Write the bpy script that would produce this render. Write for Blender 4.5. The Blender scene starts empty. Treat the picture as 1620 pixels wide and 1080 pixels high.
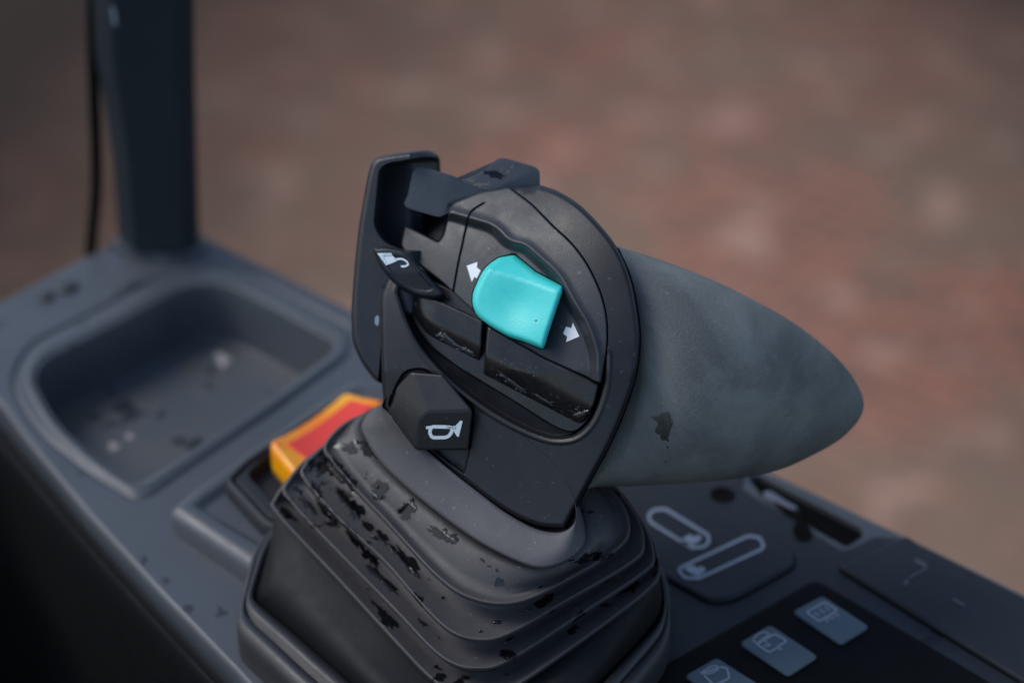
import bpy, math, random
import numpy as np
from mathutils import Vector
from mathutils.geometry import delaunay_2d_cdt
R = math.radians
random.seed(4)
sc = bpy.context.scene
# ------------------------------------------------------------------ camera, sky, sun, exposure
MM = 0.001
PITCH = R(33); F = 3150.0; D0 = 543.0; H0 = 100.0
RIGHT = np.array([1.0, 0, 0]); UP = np.array([0, math.sin(PITCH), math.cos(PITCH)])
BACK = np.array([0, -math.cos(PITCH), math.sin(PITCH)])
CAM = np.array([0, 0, H0]) + BACK * D0
cd = bpy.data.cameras.new('camera'); cam = bpy.data.objects.new('camera', cd)
sc.collection.objects.link(cam); sc.camera = cam
cam.location = CAM * MM; cam.rotation_euler = (R(90) - PITCH, 0, 0)
cd.sensor_width = 36; cd.lens = 36 * F / 1620; cd.clip_start = 0.01; cd.clip_end = 500
cd.dof.use_dof = True; cd.dof.focus_distance = (D0 - 2) * MM; cd.dof.aperture_fstop = 5.8
w = bpy.data.worlds.new('World'); sc.world = w; w.use_nodes = True
nt = w.node_tree; bg = nt.nodes['Background']; sky = nt.nodes.new('ShaderNodeTexSky')
SUN_EL, SUN_AZ = 46, -78            # azimuth from +Y (away from camera), negative = to the left
sky.sky_type = 'NISHITA'; sky.sun_disc = False; sky.sun_elevation = R(SUN_EL); sky.sun_rotation = R(SUN_AZ)
sky.dust_density = 1.2; sky.air_density = 1.0
nt.links.new(sky.outputs[0], bg.inputs[0]); bg.inputs[1].default_value = 0.115
sl = bpy.data.lights.new('sun', 'SUN'); so = bpy.data.objects.new('sun', sl); sc.collection.objects.link(so)
sl.energy = 1.15; sl.angle = R(28); sl.color = (1, .985, .97)
dv = Vector((math.sin(R(SUN_AZ)) * math.cos(R(SUN_EL)), math.cos(R(SUN_AZ)) * math.cos(R(SUN_EL)), math.sin(R(SUN_EL))))
so.rotation_euler = dv.to_track_quat('Z', 'Y').to_euler(); so.location = dv * 3
vs = sc.view_settings; vs.view_transform = 'Standard'; vs.look = 'None'; vs.gamma = 1; vs.exposure = 0.45
sc.cycles.use_denoising = True

# ------------------------------------------------------------------ mappings (all lengths in millimetres)
def P(x, y, d):
    """photo position + distance d in front of the plane through the joystick head"""
    x = np.asarray(x, float); y = np.asarray(y, float); d = np.asarray(d, float) + 0 * x
    D = D0 - d
    return CAM + np.multiply.outer((x - 810) / F * D, RIGHT) + np.multiply.outer((540 - y) / F * D, UP) - np.multiply.outer(D, BACK)
def QZ(zr): return lambda x, y, z: Q(x, y, z, zr)
def Q(x, y, z, zr=0.0):
    """where the view ray meets the horizontal plane zr, lifted to height z"""
    x = np.asarray(x, float); y = np.asarray(y, float)
    r = np.multiply.outer((x - 810) / F, RIGHT) + np.multiply.outer((540 - y) / F, UP) - BACK
    t = (zr - CAM[2]) / r[..., 2]
    p = CAM + r * np.asarray(t)[..., None]
    p[..., 2] = z
    return p
# ------------------------------------------------------------------ outlines
def poly(pts, r=0, step=3.0, closed=True):
    """polygon with rounded corners (x, y[, r]) -> dense loop"""
    n = len(pts); out = []
    for i in range(n):
        p = np.array(pts[i][:2], float); rr = pts[i][2] if len(pts[i]) > 2 else r
        if not closed and i in (0, n - 1): out.append(p); continue
        a = np.array(pts[i - 1][:2], float); b = np.array(pts[(i + 1) % n][:2], float)
        la, lb = np.linalg.norm(a - p), np.linalg.norm(b - p)
        k = min(rr, la * .48, lb * .48)
        if k < .3: out.append(p); continue
        s = p + (a - p) / la * k; e = p + (b - p) / lb * k
        m = max(3, int(k / 1.5))
        for j in range(m + 1):
            t = j / m; out.append((1 - t) ** 2 * s + 2 * t * (1 - t) * p + t * t * e)
    return dense(out, step, closed)
def dense(pts, step, closed=True):
    pts = [np.array(p, float) for p in pts]; out = []
    n = len(pts)
    for i in range(n if closed else n - 1):
        a, b = pts[i], pts[(i + 1) % n]; L = np.linalg.norm(b - a)
        if L < 1e-6: continue
        m = max(1, int(math.ceil(L / step)))
        for j in range(m): out.append(a + (b - a) * j / m)
    if not closed: out.append(pts[-1])
    return np.array(out)
def spl(pts, closed=True, step=3.0):
    p = np.array([q[:2] for q in pts], float); n = len(p); out = []
    for i in range(n if closed else n - 1):
        g = (lambda k: p[k % n]) if closed else (lambda k: p[min(max(k, 0), n - 1)])
        p0, p1, p2, p3 = g(i - 1), g(i), g(i + 1), g(i + 2)
        m = max(2, int(np.linalg.norm(p2 - p1) / step))
        for j in range(m):
            t = j / m
            out.append(.5 * ((2 * p1) + (-p0 + p2) * t + (2 * p0 - 5 * p1 + 4 * p2 - p3) * t * t + (-p0 + 3 * p1 - 3 * p2 + p3) * t ** 3))
    if not closed: out.append(p[-1])
    return np.array(out)
def resample(pts, n):
    p = np.vstack([pts, pts[:1]]); s = np.r_[0, np.cumsum(np.linalg.norm(np.diff(p, axis=0), axis=1))]
    t = np.linspace(0, s[-1], n, endpoint=False)
    return np.stack([np.interp(t, s, p[:, k]) for k in range(p.shape[1])], 1)
def dist(q, pl, closed=True):
    a = pl if closed else pl[:-1]; b = np.roll(pl, -1, 0) if closed else pl[1:]
    ab = b - a; L = (ab ** 2).sum(1) + 1e-12; best = np.full(len(q), 1e9)
    for i0 in range(0, len(q), 1500):
        qq = q[i0:i0 + 1500, None, :]
        t = np.clip(((qq - a) * ab).sum(2) / L, 0, 1)
        dd = np.sqrt((((a + t[..., None] * ab) - qq) ** 2).sum(2))
        best[i0:i0 + 1500] = dd.min(1)
    return best
def inside(q, pl):
    x, y = q[:, 0][:, None], q[:, 1][:, None]; a = pl; b = np.roll(pl, -1, 0)
    c = ((a[:, 1] > y) != (b[:, 1] > y)) & (x < (b[:, 0] - a[:, 0]) * (y - a[:, 1]) / (b[:, 1] - a[:, 1] + 1e-12) + a[:, 0])
    return c.sum(1) % 2 == 1
def sdist(q, pl):
    d = dist(q, pl); return np.where(inside(q, pl), d, -d)        # positive inside
def offs(pl, o, closed=True):
    t = (np.roll(pl, -1, 0) - np.roll(pl, 1, 0)) if closed else np.gradient(pl, axis=0)
    nrm = np.stack([-t[:, 1], t[:, 0]], 1); nrm /= np.linalg.norm(nrm, axis=1)[:, None] + 1e-9
    if closed:
        A = .5 * np.sum(pl[:, 0] * np.roll(pl[:, 1], -1) - np.roll(pl[:, 0], -1) * pl[:, 1])
        if A < 0: nrm = -nrm                                     # now points inside
    q = pl + nrm * o
    return q[dist(q, pl, closed) > abs(o) * .96] if abs(o) > .05 else q
def smooth(t): t = np.clip(t, 0, 1); return t * t * (3 - 2 * t)
# ------------------------------------------------------------------ mesh building
def wloc(o):
    v = Vector((0, 0, 0))
    while o is not None: v += o.location; o = o.parent
    return np.array(v)
def build(name, V, Fc, mat, parent=None, smoothf=True, bevel=0, clamp=True, mats=None, fm=None):
    V = np.asarray(V, float) * MM
    c = (V.min(0) + V.max(0)) / 2
    me = bpy.data.meshes.new(name); me.from_pydata([tuple(v) for v in V - c], [], [tuple(int(i) for i in f) for f in Fc])
    me.validate(); me.update()
    for m in (mats or [mat]): me.materials.append(m)
    if fm is not None: me.polygons.foreach_set('material_index', fm)
    if smoothf: me.polygons.foreach_set('use_smooth', [True] * len(me.polygons))
    o = bpy.data.objects.new(name, me); sc.collection.objects.link(o)
    o.parent = parent; o.location = c - (wloc(parent) if parent else 0)
    if bevel:
        b = o.modifiers.new('bevel', 'BEVEL'); b.width = bevel * MM; b.segments = 4; b.use_clamp_overlap = clamp; b.limit_method = 'ANGLE'; b.angle_limit = R(22)
        wn = o.modifiers.new('wn', 'WEIGHTED_NORMAL'); wn.keep_sharp = False
    return o
def fix_normals(V, Fc):
    """closed shell: orient outwards via signed volume"""
    import bmesh
    bm = bmesh.new(); vs_ = [bm.verts.new(tuple(v)) for v in V]
    for f in Fc:
        try: bm.faces.new([vs_[i] for i in f])
        except ValueError: pass
    bmesh.ops.recalc_face_normals(bm, faces=bm.faces[:])
    bm.verts.index_update()
    Fo = [[v.index for v in f.verts] for f in bm.faces]; bm.free()
    return Fo
def cdt(pts, edges):
    r = delaunay_2d_cdt([Vector(p) for p in pts], edges, [], 0, 1e-4)
    return np.array([(v.x, v.y) for v in r[0]]), [f for f in r[2]], r[3]
def relief(name, mat, parent, outline, depth, mapf=P, rim=0, drop=0, feats=(), wall=None, inset=0, grid=9, extra=None, cap=True):
    """plate with traced outline: surface height depth(x, y), rounded rim, pockets/grooves, solid sides and back.
       feats: ('pocket', loop, h, w) | ('line', polyline, h, w, closed)"""
    n = len(outline); pts = [outline]; key = []
    if rim:
        for t in (.06, .16, .32, .55, .8, 1.0, 1.25): pts.append(offs(outline, rim * t))
    for f in feats:
        if f[0] == 'pocket':
            for t in (-.15, 0, .12, .3, .5, .7, .88, 1, 1.15): pts.append(offs(f[1], f[3] * t))
        else:
            for t in (-1.2, -1, -.6, -.3, 0, .3, .6, 1, 1.2): pts.append(offs(f[1], f[3] * t, f[4]))
    if extra is not None: pts.append(extra)
    core = np.vstack(pts[1:]) if len(pts) > 1 else np.zeros((0, 2))
    if len(core): core = core[inside(core, outline)]; core = core[dist(core, outline) > (rim * .04 if rim else .4)]
    mn, mx = outline.min(0), outline.max(0)
    gx, gy = np.meshgrid(np.arange(mn[0], mx[0], grid), np.arange(mn[1], mx[1], grid)); g = np.stack([gx.ravel(), gy.ravel()], 1)
    g[:, 0] += (np.arange(len(g)) // gx.shape[1] % 2) * grid / 2
    g = g[inside(g, outline)]; g = g[dist(g, outline) > grid * .5]
    if len(core) and len(g):
        cells = set(map(tuple, np.round(core / (grid * .6)).astype(int)))
        g = g[[tuple(k) not in cells for k in np.round(g / (grid * .6)).astype(int)]]
    allp = np.vstack([outline, core, g])
    V2, T, orig = cdt(allp, [(i, (i + 1) % n) for i in range(n)])
    cen = np.array([V2[list(t)].mean(0) for t in T]); keep = inside(cen, outline)
    T = [t for t, k in zip(T, keep) if k]
    h = np.asarray(depth(V2[:, 0], V2[:, 1]), float) + 0 * V2[:, 0]
    if rim:
        d = np.clip(dist(V2, outline), 0, rim) / rim
        h = h - drop * (1 - np.sqrt(np.clip(1 - (1 - d) ** 2, 0, 1)))
    for f in feats:
        if f[0] == 'pocket': h = h + f[2] * smooth(sdist(V2, f[1]) / f[3])
        else: h = h + f[2] * (1 - smooth(dist(V2, f[1], f[4]) / f[3]))
    W = mapf(V2[:, 0], V2[:, 1], h)
    V = list(W); Fc = [list(t) for t in T]
    if wall is not None:
        # index of outline vertices in V2
        idx = {}
        for k, o in enumerate(orig):
            for q in o:
                if q < n and q not in idx: idx[q] = k
        ring = [idx[i] for i in range(n) if i in idx]
        ring = [r for i, r in enumerate(ring) if r != ring[i - 1]]
        prev = ring; m = len(ring); cen2 = V2[ring].mean(0)
        for t in (.25, .6, 1.0):
            q = V2[ring]; k = inset * t * t
            dirc = cen2 - q; dirc /= np.linalg.norm(dirc, axis=1)[:, None] + 1e-9
            q = q + dirc * k + np.array(wall[:2]) * t
            w3 = mapf(q[:, 0], q[:, 1], h[ring] + wall[2] * t)
            st = len(V); V += list(w3); cur = list(range(st, st + m))
            for i in range(m): Fc.append([prev[i], prev[(i + 1) % m], cur[(i + 1) % m], cur[i]])
            prev = cur
        if cap:
            b2, T2, o2 = cdt(q, [(i, (i + 1) % m) for i in range(m)])
            if len(b2) == m:
                c2 = np.array([b2[list(t)].mean(0) for t in T2]); kk = inside(c2, q)
                inv = [o[0] for o in o2]
                Fc += [[prev[inv[i]] for i in t] for t, k in zip(T2, kk) if k]
        Fc = fix_normals(V, Fc)
    else:
        Fc = fix_normals(V, Fc)
    o = build(name, V, Fc, mat, parent)
    if wall is None:                                              # face the sky / camera
        p = o.data.polygons
        s = sum(f.normal.dot(Vector(BACK)) * f.area for f in p)
        if s < 0: o.data.flip_normals()
    return o
def loft(name, mat, parent, rings, cap0=True, cap1=True, bevel=0):
    n = len(rings[0]); V = [v for r in rings for v in r]; Fc = []
    for k in range(len(rings) - 1):
        for i in range(n):
            j = (i + 1) % n; Fc.append([k * n + i, k * n + j, (k + 1) * n + j, (k + 1) * n + i])
    if cap0: c = len(V); V.append(np.mean(rings[0], 0)); Fc += [[c, i, (i + 1) % n] for i in range(n)]
    if cap1: c = len(V); b = (len(rings) - 1) * n; V.append(np.mean(rings[-1], 0)); Fc += [[c, b + (i + 1) % n, b + i] for i in range(n)]
    return build(name, V, fix_normals(V, Fc), mat, parent, bevel=bevel)
def extrude(name, mat, parent, front3, vec, bevel=0, smoothf=False, clamp=True):
    n = len(front3); V = list(front3) + [p + vec for p in front3]
    Fc = [list(range(n)), list(range(2 * n - 1, n - 1, -1))] + [[i, (i + 1) % n, n + (i + 1) % n, n + i] for i in range(n)]
    return build(name, V, fix_normals(V, Fc), mat, parent, smoothf=smoothf, bevel=bevel, clamp=clamp)
def strokes(name, mat, parent, lines, polys, depth, mapf, th=.12, lift=.1, target=None):
    """thin printed marks: polylines with width, and filled polygons"""
    V = []; Fc = []
    if target is not None:
        from mathutils.bvhtree import BVHTree
        off = wloc(target); me_ = target.data
        bv = BVHTree.FromPolygons([tuple(np.array(v.co) + off) for v in me_.vertices], [tuple(p.vertices) for p in me_.polygons])
        depth = lambda x, y: 0 * np.asarray(x)
        def mapf(x, y, d):
            r_ = []
            for a_, b_ in zip(x, y):
                dr_ = (a_ - 810) / F * RIGHT + (540 - b_) / F * UP - BACK
                h_ = bv.ray_cast(Vector(CAM * MM), Vector(dr_).normalized())
                if h_[0] is None: r_.append(P(a_, b_, float(D(a_, b_)))); continue
                n_ = np.array(h_[1]); n_ = n_ if n_.dot(dr_) < 0 else -n_
                r_.append(np.array(h_[0]) / MM + n_ * lift)
            return np.array(r_)
    def add_face_loop(outer):
        outer = dense(outer, 3); mn, mx = outer.min(0), outer.max(0); no = len(outer)
        gx, gy = np.meshgrid(np.arange(mn[0], mx[0], 3), np.arange(mn[1], mx[1], 3)); gg = np.stack([gx.ravel(), gy.ravel()], 1)
        gg = gg[inside(gg, outer)]; gg = gg[dist(gg, outer) > 1] if len(gg) else gg
        b2, T2, _ = cdt(np.vstack([outer, gg]), [(i, (i + 1) % no) for i in range(no)])
        c2 = np.array([b2[list(t)].mean(0) for t in T2]); kk = inside(c2, outer)
        st = len(V); V.extend(mapf(b2[:, 0], b2[:, 1], np.asarray(depth(b2[:, 0], b2[:, 1])) + lift))
        Fc.extend([[st + i for i in t] for t, k in zip(T2, kk) if k])
    for pl, wd, closed in lines:
        pl = dense(pl, 4, closed); t = (np.roll(pl, -1, 0) - np.roll(pl, 1, 0)) if closed else np.gradient(pl, axis=0)
        nn = np.stack([-t[:, 1], t[:, 0]], 1); nn /= np.linalg.norm(nn, axis=1)[:, None] + 1e-9
        a, b = pl + nn * wd / 2, pl - nn * wd / 2; st = len(V); m = len(pl)
        for q in (a, b): V.extend(mapf(q[:, 0], q[:, 1], np.asarray(depth(q[:, 0], q[:, 1])) + lift))
        for i in range(m if closed else m - 1):
            j = (i + 1) % m; Fc.append([st + i, st + j, st + m + j, st + m + i])
    for pg in polys: add_face_loop(np.array(pg, float))
    o = build(name, V, Fc, mat, parent, smoothf=False)
    me = o.data
    for f in me.polygons: pass
    import bmesh
    bm = bmesh.new(); bm.from_mesh(me)
    for f in bm.faces:
        if f.normal.dot(Vector(BACK)) < 0: f.normal_flip()
    bm.to_mesh(me); bm.free()
    return o
def tube(name, m, parent, pts, r, n=12):
    pts = np.array(pts); rings = []
    t = np.gradient(pts, axis=0); t /= np.linalg.norm(t, axis=1)[:, None]
    for p, q in zip(pts, t):
        u = np.cross(q, [0, 1, 0]); u /= np.linalg.norm(u); v = np.cross(q, u)
        rings.append([p + r * (math.cos(a) * u + math.sin(a) * v) for a in np.linspace(0, 2 * math.pi, n, endpoint=False)])
    return loft(name, m, parent, rings)
def empty(name, loc, label, cat, group=None):
    o = bpy.data.objects.new(name, None); sc.collection.objects.link(o); o.location = np.array(loc) * MM
    o['label'] = label; o['category'] = cat
    if group: o['group'] = group
    o.empty_display_size = .01
    return o
# ------------------------------------------------------------------ materials
def mat(name, col, rough=.5, col2=None, nscale=60, nlo=.4, nhi=.65, bump=.0, bscale=900, scuff=None, scuff_col=(.2, .2, .19), wet=None, spec=.5, speck=0, rough2=None, wetcol=.25, coat=0):
    m = bpy.data.materials.new(name); m.use_nodes = True; t = m.node_tree; N = t.nodes; L = t.links
    b = N['Principled BSDF']; b.inputs['Roughness'].default_value = rough; b.inputs['Specular IOR Level'].default_value = spec
    if coat: b.inputs['Coat Weight'].default_value = coat; b.inputs['Coat Roughness'].default_value = .1
    co = N.new('ShaderNodeTexCoord').outputs['Object']
    def noise(sc_, det=5, ro=.6, dist_=0):
        n = N.new('ShaderNodeTexNoise'); n.inputs['Scale'].default_value = sc_; n.inputs['Detail'].default_value = det
        n.inputs['Roughness'].default_value = ro; n.inputs['Distortion'].default_value = dist_; L.new(co, n.inputs['Vector']); return n.outputs['Fac']
    def rng(s, lo, hi, a=0, bb=1):
        r = N.new('ShaderNodeMapRange'); r.inputs[1].default_value = lo; r.inputs[2].default_value = hi
        r.inputs[3].default_value = a; r.inputs[4].default_value = bb; L.new(s, r.inputs[0]); return r.outputs[0]
    def mix(f, a, bb):
        x = N.new('ShaderNodeMix'); x.data_type = 'RGBA'; L.new(f, x.inputs[0])
        for v, s in ((a, x.inputs[6]), (bb, x.inputs[7])):
            if isinstance(v, tuple): s.default_value = (*v, 1)
            else: L.new(v, s)
        return x.outputs[2]
    def mul(a, bb):
        x = N.new('ShaderNodeMath'); x.operation = 'MULTIPLY'; L.new(a, x.inputs[0])
        if isinstance(bb, float): x.inputs[1].default_value = bb
        else: L.new(bb, x.inputs[1])
        return x.outputs[0]
    c = None
    rg = rng(noise(nscale * 2.3, 6, .7), .3, .7, rough - .08, (rough2 if rough2 else rough + .1))
    if col2: c = mix(rng(noise(nscale, 6, .65, .6), nlo, nhi), tuple(col), tuple(col2))
    cur = c if c else tuple(col)
    if speck:
        s = rng(noise(700, 2, .5), .69, .73, 0, float(speck)); cur = mix(s, cur, (.35, .34, .31))
    if scuff:
        s = mul(rng(noise(scuff[0], 8, .75, 1.2), scuff[1], scuff[1] + .1), rng(noise(scuff[0] * 8, 4, .8), .42, .6)); cur = mix(s, cur, tuple(scuff_col))
    bsrc = noise(bscale, 3, .6); bh = bsrc
    if wet:
        ws = rng(noise(wet[0], 4, .55, .3), wet[1], wet[1] + .02)
        cur = mix(ws, cur, tuple(v * wetcol for v in col))
        x = N.new('ShaderNodeMix'); L.new(ws, x.inputs[0]); L.new(rg, x.inputs[2]); x.inputs[3].default_value = .12; rg = x.outputs[0]
    if isinstance(cur, tuple): b.inputs['Base Color'].default_value = (*cur, 1)
    else: L.new(cur, b.inputs['Base Color'])
    L.new(rg, b.inputs['Roughness'])
    if bump:
        bp = N.new('ShaderNodeBump'); bp.inputs['Strength'].default_value = bump; bp.inputs['Distance'].default_value = .0004
        L.new(bh, bp.inputs['Height']); L.new(bp.outputs[0], b.inputs['Normal'])
    return m
M_cap = mat('cap_plastic', (.021, .025, .033), .45, (.034, .039, .043), 45, .35, .7, .12, 1600, scuff=(60, .64), scuff_col=(.12, .12, .11), speck=.22)
M_rock = mat('rocker_plastic', (.055, .064, .080), .42, (.078, .084, .092), 45, .35, .7, .3, 1600, scuff=(60, .62), speck=.3)
M_hous = mat('housing_plastic', (.009, .0105, .014), .4, (.015, .0165, .020), 50, .35, .7, .1, 1600, spec=.42, scuff=(45, .68), scuff_col=(.08, .078, .075), speck=.1)
M_thumb = mat('thumb_plastic', (.007, .008, .009), .26, (.014, .014, .015), 60, .4, .6, .08, 1200, scuff=(70, .66), scuff_col=(.2, .21, .22), speck=.15, rough2=.36)
M_lever = mat('lever_plastic', (.013, .016, .022), .4, (.020, .023, .028), 50, .35, .7, .25, 1500)
M_black = mat('shadow_gap', (.003, .003, .003), .8, spec=.08)
M_teal = mat('teal_plastic', (.05, .70, .65), .42, (.07, .74, .69), 60, .4, .6, .15, 1500, speck=.0)
M_white = mat('white_print', (.92, .93, .94), .55)
M_paleblue = mat('pale_blue_print', (.80, .90, .94), .5)
M_grip = mat('grip_rubber', (.118, .124, .117), .6, (.225, .232, .212), 20, .40, .60, .6, 1300, speck=.25, wet=(22, .70), wetcol=.55, scuff=(34, .55), scuff_col=(.19, .19, .17))
M_collar = mat('collar_rubber', (.072, .072, .081), .6, (.090, .088, .092), 40, .3, .7, .2, 1500, speck=.3)
M_boot = mat('boot_rubber', (.045, .044, .050), .52, (.065, .06, .06), 40, .3, .7, .15, 1300, wet=(95, .62), wetcol=.16, speck=.25)
M_ped = mat('pedestal_plastic', (.009, .009, .011), .62, (.013, .013, .014), 30, .3, .7, .2, 1200, spec=.25)
M_flange = mat('flange_plastic', (.025, .026, .030), .5, (.033, .033, .036), 30, .3, .7, .2, 1200)
M_cons = mat('console_plastic', (.074, .084, .096), .44, (.056, .063, .073), 14, .35, .7, .25, 1100, wet=(60, .68), wetcol=.5)
M_tray = mat('tray_grime', (.078, .09, .102), .4, (.105, .098, .085), 16, .42, .66, .3, 900, wet=(35, .6), wetcol=.45)
M_insert = mat('insert_plastic', (.022, .025, .031), .55, (.017, .020, .024), 18, .35, .7, .25, 1100, wet=(45, .68), wetcol=.3, spec=.28)
M_keypad = mat('keypad_black', (.002, .0022, .0026), .6, (.003, .003, .0035), 30, .3, .7, spec=.1)
M_btn = mat('button_grey', (.095, .130, .155), .55, (.11, .14, .162), 30, .3, .7, spec=.2)
M_icon = mat('icon_print', (.29, .33, .40), .6, spec=.2)
M_worn = mat('worn_paint', (.07, .075, .085), .6)
M_icon2 = mat('icon_print_dull', (.36, .40, .43), .6)
M_trim = mat('trim_grey', (.12, .14, .18), .5)
M_orange = mat('orange_plastic', (1.0, .25, .0), .3, (1.0, .48, .01), 34, .42, .6)
M_red = mat('red_plastic', (.85, .05, .03), .38)
M_skirt = mat('skirt_shaded', (.003, .0036, .0046), .65, spec=.12)
M_pillar = mat('pillar_paint', (.012, .020, .027), .5, (.016, .025, .032), 8, .3, .7)
M_hose = mat('hose_rubber', (.004, .004, .0045), .7, spec=.15)
M_metal = mat('screw_metal', (.03, .03, .032), .4)
# ground: worn reddish block paving
GY = -95.0            # the ground sheet's own origin lies 95 m ahead
def ground_mat():
    m = bpy.data.materials.new('paving'); m.use_nodes = True; t = m.node_tree; N = t.nodes; L = t.links; b = N['Principled BSDF']
    co = N.new('ShaderNodeTexCoord').outputs['Object']
    mp = N.new('ShaderNodeMapping'); mp.inputs['Rotation'].default_value = (0, 0, R(38)); L.new(co, mp.inputs[0])
    br = N.new('ShaderNodeTexBrick'); br.inputs['Scale'].default_value = 5.5; br.inputs['Color1'].default_value = (.44, .185, .120, 1)
    br.inputs['Color2'].default_value = (.27, .145, .098, 1); br.inputs['Mortar'].default_value = (.10, .08, .07, 1); br.inputs['Mortar Size'].default_value = .02
    br.inputs['Bias'].default_value = 0; L.new(mp.outputs[0], br.inputs[0])
    n1 = N.new('ShaderNodeTexNoise'); n1.inputs['Scale'].default_value = 1.6; n1.inputs['Detail'].default_value = 6; n1.inputs['Roughness'].default_value = .65; L.new(co, n1.inputs[0])
    r1 = N.new('ShaderNodeMapRange'); r1.inputs[1].default_value = .42; r1.inputs[2].default_value = .62; L.new(n1.outputs[0], r1.inputs[0])
    x1 = N.new('ShaderNodeMix'); x1.data_type = 'RGBA'; L.new(r1.outputs[0], x1.inputs[0]); L.new(br.outputs[0], x1.inputs[6]); x1.inputs[7].default_value = (.26, .175, .12, 1)
    n2 = N.new('ShaderNodeTexNoise'); n2.inputs['Scale'].default_value = 9; n2.inputs['Detail'].default_value = 5; L.new(co, n2.inputs[0])
    r2 = N.new('ShaderNodeMapRange'); r2.inputs[1].default_value = .56; r2.inputs[2].default_value = .66; r2.inputs[4].default_value = .7; L.new(n2.outputs[0], r2.inputs[0])
    x2 = N.new('ShaderNodeMix'); x2.data_type = 'RGBA'; L.new(r2.outputs[0], x2.inputs[0]); L.new(x1.outputs[2], x2.inputs[6]); x2.inputs[7].default_value = (.54, .32, .235, 1)
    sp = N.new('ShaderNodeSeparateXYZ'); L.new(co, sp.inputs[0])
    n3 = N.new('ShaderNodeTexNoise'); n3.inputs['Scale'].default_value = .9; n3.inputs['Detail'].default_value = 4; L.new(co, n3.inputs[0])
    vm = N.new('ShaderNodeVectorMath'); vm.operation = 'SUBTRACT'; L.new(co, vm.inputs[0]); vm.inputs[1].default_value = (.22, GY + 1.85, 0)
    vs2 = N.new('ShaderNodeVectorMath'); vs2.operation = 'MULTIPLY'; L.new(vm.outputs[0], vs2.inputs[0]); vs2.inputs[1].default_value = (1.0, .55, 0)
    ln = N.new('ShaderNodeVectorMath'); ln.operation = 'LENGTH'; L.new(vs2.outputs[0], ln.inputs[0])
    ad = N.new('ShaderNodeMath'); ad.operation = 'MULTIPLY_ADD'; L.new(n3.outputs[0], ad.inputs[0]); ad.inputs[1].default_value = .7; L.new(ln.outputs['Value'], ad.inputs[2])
    r3 = N.new('ShaderNodeMapRange'); r3.inputs[1].default_value = .70; r3.inputs[2].default_value = 1.65; r3.inputs[4].default_value = .97; L.new(ad.outputs[0], r3.inputs[0])  # vignette painted into the paving: colour darkens away from the view centre
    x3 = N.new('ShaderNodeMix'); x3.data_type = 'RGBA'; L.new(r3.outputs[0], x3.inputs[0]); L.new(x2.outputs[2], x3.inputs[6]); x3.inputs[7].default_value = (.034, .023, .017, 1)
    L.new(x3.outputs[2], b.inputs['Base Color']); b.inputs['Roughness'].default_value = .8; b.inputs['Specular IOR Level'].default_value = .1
    bp = N.new('ShaderNodeBump'); bp.inputs['Distance'].default_value = .01; L.new(br.outputs['Fac'], bp.inputs['Height']); bp.invert = True; L.new(bp.outputs[0], b.inputs['Normal'])
    return m
# ------------------------------------------------------------------ setting
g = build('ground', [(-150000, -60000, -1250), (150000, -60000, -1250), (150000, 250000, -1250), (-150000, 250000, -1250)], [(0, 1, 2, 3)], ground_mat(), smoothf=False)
g['kind'] = 'structure'
# ------------------------------------------------------------------ control console
con = empty('control_console', Q(560, 700, 0), 'blue grey plastic side console with a deep storage tray under the joystick', 'console')
top = poly([(-160, 565), (-60, 505), (90, 425, 10), (185, 378, 14), (235, 372, 10), (318, 368, 22), (440, 428), (560, 489), (720, 556), (900, 625), (1080, 690), (1232, 748), (1430, 842),
            (1620, 935), (1850, 1060), (1850, 1300), (700, 1400), (500, 1200), (370, 1058), (250, 935), (140, 815), (45, 702, 30), (-10, 625, 30), (-120, 600)], 6, 5)
tray = poly([(52, 600, 36), (70, 567, 16), (180, 513, 10), (290, 451, 40), (355, 447, 40), (420, 478), (531, 540, 14), (528, 556, 10), (430, 628), (217, 768, 22), (150, 722), (88, 668, 40)], 20, 4)
lip = poly([(14, 606, 50), (45, 545, 30), (170, 482, 10), (270, 425, 50), (365, 420, 50), (440, 458), (560, 520, 20), (556, 560, 16), (440, 645), (222, 795, 30), (140, 745), (58, 680, 50)], 20, 4)
slot = poly([(1180, 752, 6), (1204, 750, 8), (1366, 834, 14), (1366, 848, 10), (1340, 866, 8), (1290, 838), (1204, 783, 8)], 6, 3)
body = relief('body', M_cons, con, top, lambda x, y: 0 * x, Q, rim=8, drop=3, feats=[('pocket', tray, -23, 9), ('line', offs(tray, -10), .9, 9, True), ('line', lip, -1.1, 6, True),
       ('pocket', slot, -14, 4)], wall=(0, 0, -8), grid=14, cap=False)
# tray floor lining with grime
fl = offs(tray, 11)
relief('tray_floor', M_tray, con, resample(fl, 120), lambda x, y: -22.3 + 0 * x, Q, grid=20)
# lower side of the console, cab shade put into its near-black colour
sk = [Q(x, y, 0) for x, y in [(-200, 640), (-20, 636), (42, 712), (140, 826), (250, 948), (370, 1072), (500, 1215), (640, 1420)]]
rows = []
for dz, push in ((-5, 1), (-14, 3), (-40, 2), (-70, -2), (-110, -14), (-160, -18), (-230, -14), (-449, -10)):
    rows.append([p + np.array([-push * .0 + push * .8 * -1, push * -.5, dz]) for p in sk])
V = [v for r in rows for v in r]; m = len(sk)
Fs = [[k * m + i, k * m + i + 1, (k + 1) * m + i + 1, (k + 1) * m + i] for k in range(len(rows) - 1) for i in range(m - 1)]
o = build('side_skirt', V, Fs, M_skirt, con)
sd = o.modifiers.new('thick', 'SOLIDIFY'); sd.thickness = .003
o.modifiers.new('sub', 'SUBSURF').render_levels = 2
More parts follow.
